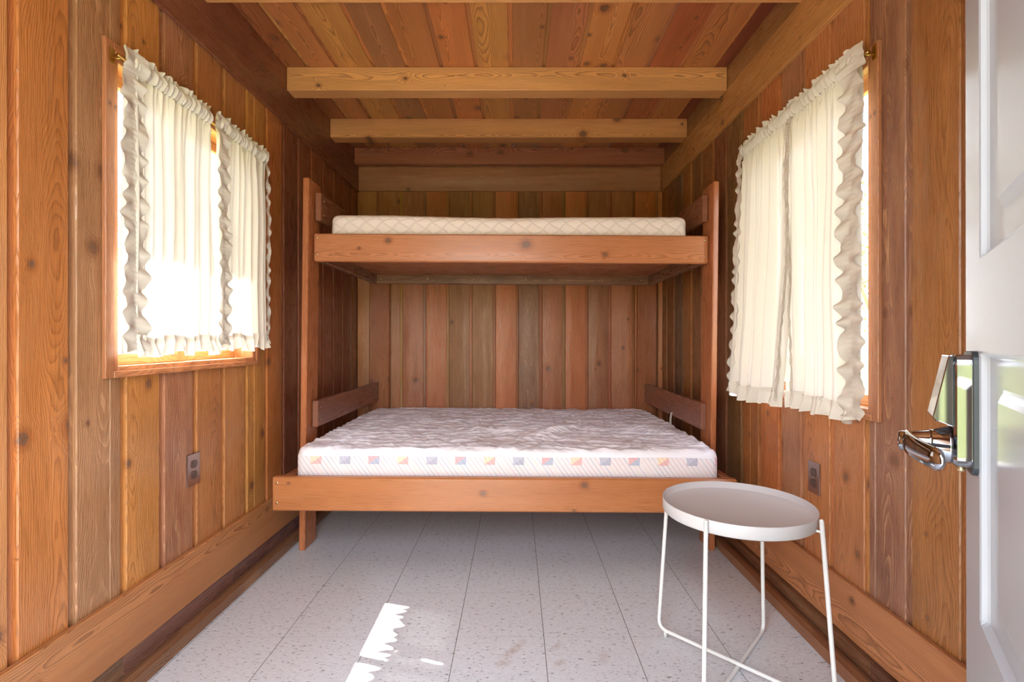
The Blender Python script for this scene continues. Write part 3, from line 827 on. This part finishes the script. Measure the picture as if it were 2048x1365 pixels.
def topz(x_, y_):
    """crown, quilting and wrinkles of the loosely fitted pad"""
    v = lambda a, b, s_: noise.noise(Vector((a, b, s_)))
    wx = x_ + 0.05 * v(x_ * 3, y_ * 3, 1.0); wy = y_ + 0.05 * v(x_ * 3, y_ * 3, 4.0)
    q1 = abs(math.sin(math.pi * (wx / 0.13 + wy / 0.13))); q2 = abs(math.sin(math.pi * (wx / 0.13 - wy / 0.13)))
    h = 0.0040 * min(q1, q2) ** 0.6
    ridge = 1 - abs(v(wx * 5, wy * 15, 9.0)) * 2.2
    h += 0.008 * max(0, ridge) ** 2
    ridge = 1 - abs(v(wx * 16 + 3, wy * 30, 5.0)) * 2.4
    h += 0.0035 * max(0, ridge) ** 2
    # bunched gather right of centre
    gx, gy = x_ - 0.20, y_ - 2.62
    a = 0.9; gu = gx * math.cos(a) + gy * math.sin(a); gv = -gx * math.sin(a) + gy * math.cos(a)
    e = math.exp(-(gu / 0.26) ** 2 - (gv / 0.055) ** 2)
    h += e * (0.022 + 0.006 * math.sin(gu * 150 + 3 * math.sin(gv * 30)))
    # long fold running from mid-left into it
    d = (y_ - 2.62) + 0.38 * (x_ + 0.05)
    e2 = math.exp(-(d / 0.03) ** 2) * (1 if -0.38 < x_ < 0.22 else 0.0) * min(1, max(0, (x_ + 0.38) * 6)) * min(1, max(0, (0.22 - x_) * 6))
    h += 0.014 * e2
    return h


def f_pad(w_, n_):
    t_ = max(0, n_.z)
    ex = min(1, (w_.x - LMX0) / 0.05, (LMX1 - w_.x) / 0.05); ey = min(1, (w_.y - LMY0) / 0.06, (LMY1 - w_.y) / 0.05); e = max(0, min(ex, ey))
    dz = (topz(w_.x, w_.y) * e + 0.010 * e * math.sin(math.pi * (w_.y - LMY0) / (LMY1 - LMY0))) * t_
    side = 0.004 * noise.noise(Vector((w_.x * 5, w_.y * 5, w_.z * 8))) if t_ < 0.7 else 0
    return Vector((0, 0, dz)) + n_ * (side + (0.003 * math.sin(w_.x * 45) * (1 - t_) * (1 if w_.z > LMZ1 - 0.05 else 0)))


slab('ticking', LMX0 + 0.003, LMX1 - 0.003, LMY0 + 0.0015, LMY1 - 0.004, LMZ0 + 0.0005, LMZ1 - 0.004, 0.024, 0.03, BORDER, lm, lambda a, b: Vector((0, 0, 0)))
# the pad: a shell over the top whose skirt stops just under the front edge
def pad():
    nx, ny = 440, 330; m = MB(); skirt = 0.003; base = Vector(lm.location)
    def prof(t, a, b):
        """t in metres measured from the skirt hem, over the rounded edge, across to the other side"""
        r = 0.024; arc = r * math.pi / 2; flat = (b - a) - 2 * r; tot = 2 * (skirt - r * 0 + arc) + flat
        s0 = t * tot
        if s0 < skirt: return a, -r - (skirt - s0), 0.0
        s0 -= skirt
        if s0 < arc: th = s0 / r; return a + r - r * math.cos(th), -r + r * math.sin(th), math.sin(th)
        s0 -= arc
        if s0 < flat: return a + r + s0, 0.0, 1.0
        s0 -= flat
        if s0 < arc: th = s0 / r; return b - r + r * math.sin(th), -r + r * math.cos(th), math.cos(th)
        return b, -r - (s0 - arc), 0.0
    def fn(i, j):
        X_, zx, kx = prof(i, LMX0, LMX1); Y_, zy, ky = prof(j, LMY0, LMY1)
        z_ = LMZ1 + min(zx, zy) * 1.0; k = min(kx, ky)
        e = k ** 2
        z_ += e * topz(X_, Y_) + 0.008 * e * math.sin(math.pi * min(1, max(0, (Y_ - LMY0) / (LMY1 - LMY0))))
        if zx < 0 or zy < 0: z_ += 0.004 * noise.noise(Vector((X_ * 4, Y_ * 4, 3)))
        # soften plan corners
        cx_ = min(X_ - LMX0, LMX1 - X_); cy_ = min(Y_ - LMY0, LMY1 - Y_); R = 0.05
        if cx_ < R and cy_ < R:
            dx_, dy_ = R - cx_, R - cy_; mx = max(dx_, dy_); L_ = math.hypot(dx_, dy_)
            if L_ > 1e-6:
                f = mx / L_; ncx, ncy = R - dx_ * f, R - dy_ * f
                X_ = LMX0 + ncx if X_ < 0 else LMX1 - ncx; Y_ = LMY0 + ncy if Y_ < 2.9 else LMY1 - ncy
        return Vector((X_, Y_, z_)) - base
    m.grid(fn, nx, ny)
    return m.build('mattress_pad', PAD, lm)
pad()
# elastic strap standing up from the pad at the right edge
m = MB()
def strap(i, j):
    z_ = j * 0.105; w_ = (i - 0.5) * 0.017
    return (0.897 + 0.039 - 0.030 * math.sin(j * 2.4) * 0.5 + 0.010 * j + w_ * 0.8, 2.875 - 2.9 + w_ * 0.5, LMZ1 - 0.02 - LMZ0 + z_ + 0.0008 * math.sin(j * 60))
m.grid(strap, 4, 60)
so_ = m.build('elastic_strap', RUFFLE, lm, label='loose white elastic strap')
sm_ = so_.modifiers.new('thickness', 'SOLIDIFY'); sm_.thickness = 0.0015

# ------------------------------------------------------------------ side table
tb = thing('side_table', 'round white metal tray table on crossed wire legs, in front of the bed', 'side table', (0.689, 1.562, 0.0))
R_, ZT = 0.222, 0.530
m = MB(); m.lathe([(0, ZT - 0.022), (R_ - 0.012, ZT - 0.022), (R_ - 0.006, ZT - 0.019), (R_ - 0.003, ZT - 0.001), (R_ - 0.0012, ZT), (R_, ZT - 0.0015), (R_ - 0.001, ZT - 0.036), (R_ - 0.004, ZT - 0.039), (R_ - 0.006, ZT - 0.036), (R_ - 0.008, ZT - 0.026), (0, ZT - 0.026)], 96)
# open profile closes at the axis
recalc(m.build('tray', [plain('matt_tray_grey_white', lin(200, 197, 197), 0.5)], tb))


def rod(p_top0, foot0, foot1, p_top1, zf):
    """one bent wire: up, round a bend, across the floor, up again"""
    pts = []
    A, B, C_, D_ = Vector(p_top0), Vector(foot0), Vector(foot1), Vector(p_top1); br = 0.035
    def corner(p0, p1, p2):
        a = p1 + (p0 - p1).normalized() * br; b = p1 + (p2 - p1).normalized() * br
        return [(1 - t) ** 2 * a + 2 * t * (1 - t) * p1 + t * t * b for t in [k / 10 for k in range(11)]]
    pts = [A] + corner(A, B, C_) + [(B + C_) / 2] + corner(B, C_, D_) + [D_]
    return pts


def leg_set(top0, foot0, foot1, top1, zf):
    m = MB(); pts = rod((*top0, ZT - (0.016 if top0[1] > 0 else 0.004)), (*foot0, zf), (*foot1, zf), (*top1, ZT - (0.016 if top1[1] > 0 else 0.004)), zf)
    m.tube(pts, 0.0062, 14)
    for e in (pts[0], pts[-1]):
        m.lathe([(0.0062, 0), (0.0054, 0.003), (0.003, 0.0055), (0.0, 0.0062)], 14, Matrix.Translation(e))
    for (tx, ty) in (top0, top1):
        d = Vector((tx, ty, 0)); u_ = d.normalized()
        m.tube([Vector((tx, ty, ZT - 0.034)), u_ * (R_ - 0.03) + Vector((0, 0, ZT - 0.034))], 0.0035, 8)
        m.box(-0.03, 0.03, -0.007, 0.007, -0.0015, 0.0015, ch=0.0005, M=Matrix.Translation(u_ * (R_ - 0.035) + Vector((0, 0, ZT - 0.0285))) @ Matrix.Rotation(math.atan2(u_.y, u_.x), 4, 'Z'))
    return m.build('leg_frame', WHITEM, tb)


leg_set((-0.164, 0.168), (-0.188, 0.196), (0.190, -0.192), (0.165, -0.165), 0.022)
leg_set((-0.160, -0.170), (-0.178, -0.200), (0.186, 0.205), (0.160, 0.168), 0.0085)
CLEAR = plain('clear_rubber', lin(205, 205, 200), 0.4)
for (fx, fy) in ((-0.17, 0.176), (0.17, -0.174)):
    m = MB(); m.lathe([(0.006, 0), (0.006, 0.018), (0.004, 0.02)], 12, Matrix.Translation((fx, fy, 0.0005)))
    m.build('foot_pad', CLEAR, tb)

# ------------------------------------------------------------------ door and its lock
DANG = math.atan2(0.822, 0.57)
door = bpy.data.objects.new('door_1', None); COL.objects.link(door); door['kind'] = 'structure'
door.location = (0.572, 0.634, 0.008); door.rotation_euler = (0, math.radians(0.5), DANG)
door.empty_display_size = 0.1
# local x: 0 at the free edge, negative towards the hinges; local y: out of the face we see
DW, DH, DT = 0.81, 2.03, 0.044
zo = CAM_H - 0.008
panels = [(a, b, zo + z0, zo + z1) for (a, b) in ((-0.365, -0.092), (-0.718, -0.445)) for (z0, z1) in ((0.093, 0.90), (-0.320, -0.017), (-0.90, -0.42))]


def dprof(x_, z_):
    for (a, b, z0, z1) in panels:
        if a < x_ < b and z0 < z_ < z1:
            t_ = min((x_ - a), (b - x_)) / 0.085; s_ = min(z_ - z0, z1 - z_) / 0.045; d = min(t_, s_)
            if d < 0.09: return -0.008 * d / 0.09
            if d < 0.80: return -0.008
            if d < 1.0: return -0.008 + 0.007 * (d - 0.80) / 0.20
            return -0.001
    return 0.0


N = NT('white_painted_steel', 0.24, 0.3)
p = N.n('ShaderNodeTexCoord').outputs['Object']; x, y, z = N.sep(p)[0:3]
N.color(lin(166, 170, 176))
N.bump(N.noise(N.comb(N.math('MULTIPLY', x, 300.), y, N.math('MULTIPLY', z, 8.)), 1.0, 3), 0.0002, 0.6)
DOORM = N.m
m = MB()
xsd = [-DW + DW * i / 200 for i in range(201)]
m.grid(lambda i, j: (-DW * (1 - i), dprof(-DW * (1 - i), DH * j), DH * j), 200, 420, smooth=False)
o = len(m.v)
m.box(-DW, 0, -DT, -0.0075, 0, DH, ch=0.001)
m.add([(-DW, 0, 0), (-DW, -0.01, 0), (0, -0.01, 0), (0, 0, 0), (-DW, 0, DH), (-DW, -0.01, DH), (0, -0.01, DH), (0, 0, DH)], [(0, 3, 2, 1), (4, 5, 6, 7), (0, 1, 5, 4), (2, 3, 7, 6)])
m.build('door_leaf', DOORM, door)
m = MB()
lk_y = 0.0005
zt = CAM_H - 0.008
# gasket
def rrect(hw, z0, z1, r, taper=0.0, n=6):
    pts = []
    for (cx_, cz_, a0) in ((hw - r, z1 - r, 0), (-hw + r, z1 - r, 90), (-hw + r, z0 + r, 180), (hw - r, z0 + r, 270)):
        for k_ in range(n + 1):
            a = math.radians(a0 + 90 * k_ / n); pts.append((cx_ + r * math.cos(a), cz_ + r * math.sin(a)))
    return pts


def plate(m, cx_, hw, z0, z1, y0, y1, r, ch=0.002):
    A = rrect(hw, z0, z1, r); B = rrect(hw - ch, z0 + ch, z1 - ch, max(0.001, r - ch)); n = len(A)
    vs = [(cx_ + a, y0, b) for a, b in A] + [(cx_ + a, y1 - ch, b) for a, b in A] + [(cx_ + a, y1, b) for a, b in B]
    fs = [tuple(range(2 * n, 3 * n)), tuple(range(n))[::-1]]
    for k_ in range(n):
        k2 = (k_ + 1) % n
        fs += [(k_, k2, n + k2, n + k_), (n + k_, n + k2, 2 * n + k2, 2 * n + k_)]
    m.add(vs, fs)


lockp = bpy.data.objects.new('keypad_lock', None); COL.objects.link(lockp); lockp.parent = door
lockp.location = (-0.055, 0.0, zt - 0.09); lockp['label'] = 'chrome keypad lock with a lever handle'; lockp.empty_display_size = 0.05
ZL = 0.09   # local: z = height above lock centre; camera height lies at +ZL
m = MB(); plate(m, 0, 0.034, -0.158 + ZL, -0.014 + ZL, 0.0, 0.0055, 0.014, 0.001); recalc(m.build('gasket', BLACKP, lockp))
m = MB(); plate(m, 0, 0.031, -0.150 + ZL, -0.018 + ZL, 0.0055, 0.0215, 0.012, 0.003); recalc(m.build('lock_housing', CHROME, lockp))
# slanted visor over the keypad
m = MB(); poly = [(0.0216, -0.018 + ZL), (0.026, -0.019 + ZL), (0.0405, -0.092 + ZL), (0.039, -0.096 + ZL), (0.0216, -0.103 + ZL)]
m.extrude(poly, -0.030, 0.030); vo = m.build('keypad_visor', CHROME, lockp); recalc(vo)
bv = vo.modifiers.new('bevel', 'BEVEL'); bv.width = 0.0012; bv.segments = 2
# lever: hub, neck and return handle
m = MB(); ry = Matrix.Translation((0, 0.0216, -0.128 + ZL)) @ Matrix.Rotation(-math.pi / 2, 4, 'X')
m.lathe([(0.023, 0.0), (0.0225, 0.002), (0.017, 0.017), (0.0168, 0.019)], 40, ry)
recalc(m.build('lever_rose', CHROME, lockp))
m = MB(); m.lathe([(0.0164, 0.018), (0.016, 0.020), (0.0125, 0.040), (0.0125, 0.046), (0.011, 0.050), (0.0, 0.051)], 40, ry)
pts = []; rad = []
for k_ in range(25):
    t_ = k_ / 24; a = t_ * 1.35
    pts.append((-0.098 * t_ + 0.004, 0.0216 + 0.040 - 0.024 * t_ ** 2, -0.129 + ZL - 0.004 * t_ ** 1.5)); rad.append((0.0145 - 0.002 * t_) if k_ < 23 else (0.009 if k_ == 23 else 0.003))
n_ = 18; vs = []
for P_, r_ in zip(pts, rad):
    for k_ in range(n_):
        a = 2 * math.pi * k_ / n_; vs.append((P_[0], P_[1] + 0.55 * r_ * math.cos(a), P_[2] + r_ * 1.0 * math.sin(a)))
fs = [(i * n_ + k_, i * n_ + (k_ + 1) % n_, (i + 1) * n_ + (k_ + 1) % n_, (i + 1) * n_ + k_) for i in range(len(pts) - 1) for k_ in range(n_)]
fs += [tuple(range(n_))[::-1], tuple(range((len(pts) - 1) * n_, len(pts) * n_))]
m.add(vs, fs, smooth=True)
recalc(m.build('lever_handle', CHROME, lockp))
m = MB(); m.lathe([(0.004, 0), (0.004, -0.005), (0.002, -0.007), (0, -0.007)], 14, Matrix.Translation((-0.012, 0.013, -0.150 + ZL))); recalc(m.build('set_screw', SCREW, lockp))

# ------------------------------------------------------------------ outside: lawn, a few trees seen past the curtains, and an added bounce slab
N = NT('lawn_grass', 0.9, 0.2)
p = N.n('ShaderNodeTexCoord').outputs['Object']
N.color(N.mix(N.noise(p, 1.2, 5, 0.65), lin(94, 102, 48), lin(132, 136, 72)))
N.bump(N.noise(p, 30, 3), 0.03)
m = MB(); m.grid(lambda i, j: (-40 + 80 * i, -40 + 80 * j, -0.35 + 0.13 * max(0, 40 - 80 * j - 14)), 40, 80)  # lawn rise behind the camera is added so the lock reflects green
m.build('ground', N.m, kind='structure')
m = MB(); m.box(-3.2, 3.2, -2.4, YF - 0.02, -0.34, -0.06, ch=0.01)  # unseen pale slab, added to bounce neutral daylight up to the ceiling
N = NT('pale_bounce', 0.85, 0.2); p = N.n('ShaderNodeTexCoord').outputs['Object']
N.color(N.mix(N.noise(p, 6, 4), lin(206, 198, 186), lin(222, 215, 204))); m.build('bounce_slab', N.m, kind='structure')
BARK = plain('grey_bark', lin(120, 104, 92), 0.9); LEAF = plain('spring_leaves', lin(120, 148, 78), 0.7)


def tree(x_, y_, h_, seed, label):
    r = random.Random(seed); t_ = thing('tree', label, 'tree', (x_, y_, -0.35)); m = MB(); ends = []
    def br(p0, d, L_, r0, lvl):
        pts = [p0]; rr = [r0]; p_ = p0.copy(); dd_ = d.normalized()
        for k_ in range(5):
            dd_ = (dd_ + Vector((r.uniform(-.2, .2), r.uniform(-.2, .2), r.uniform(-.05, .15)))).normalized(); p_ = p_ + dd_ * L_ / 5; pts.append(p_.copy()); rr.append(r0 * (1 - 0.13 * (k_ + 1)))
        m.tube(pts, r0, 7 if lvl < 2 else 4, radii=rr)
        if lvl == 3: ends.append(p_); return
        for k_ in range(4 if lvl else 6):
            q_ = pts[r.randint(2, 5)]; a = r.uniform(0, 6.28)
            br(q_, Vector((math.cos(a), math.sin(a), r.uniform(.3, 1.1))), L_ * 0.55, r0 * 0.42, lvl + 1)
    br(Vector((0, 0, 0)), Vector((0, 0, 1)), h_ * 0.5, 0.11, 0)
    m.build('trunk', BARK, t_)
    m = MB()
    for e in ends:
        for k_ in range(10):
            c_ = e + Vector((r.gauss(0, .22), r.gauss(0, .22), r.gauss(0, .2))); u_ = Vector((r.uniform(-1, 1), r.uniform(-1, 1), r.uniform(-1, 1))).normalized() * 0.05; v_ = u_.cross(Vector((r.uniform(-1, 1), r.uniform(-1, 1), 1))).normalized() * 0.03
            m.add([c_ - u_, c_ + v_, c_ + u_, c_ - v_], [(0, 1, 2, 3)])
    m.build('foliage', LEAF, t_, kind='stuff')


tree(-9.0, 11.0, 6.0, 2, 'tree outside seen past the left curtain')
tree(6.5, 9.0, 6.0, 5, 'leafy tree outside seen past the right curtain')
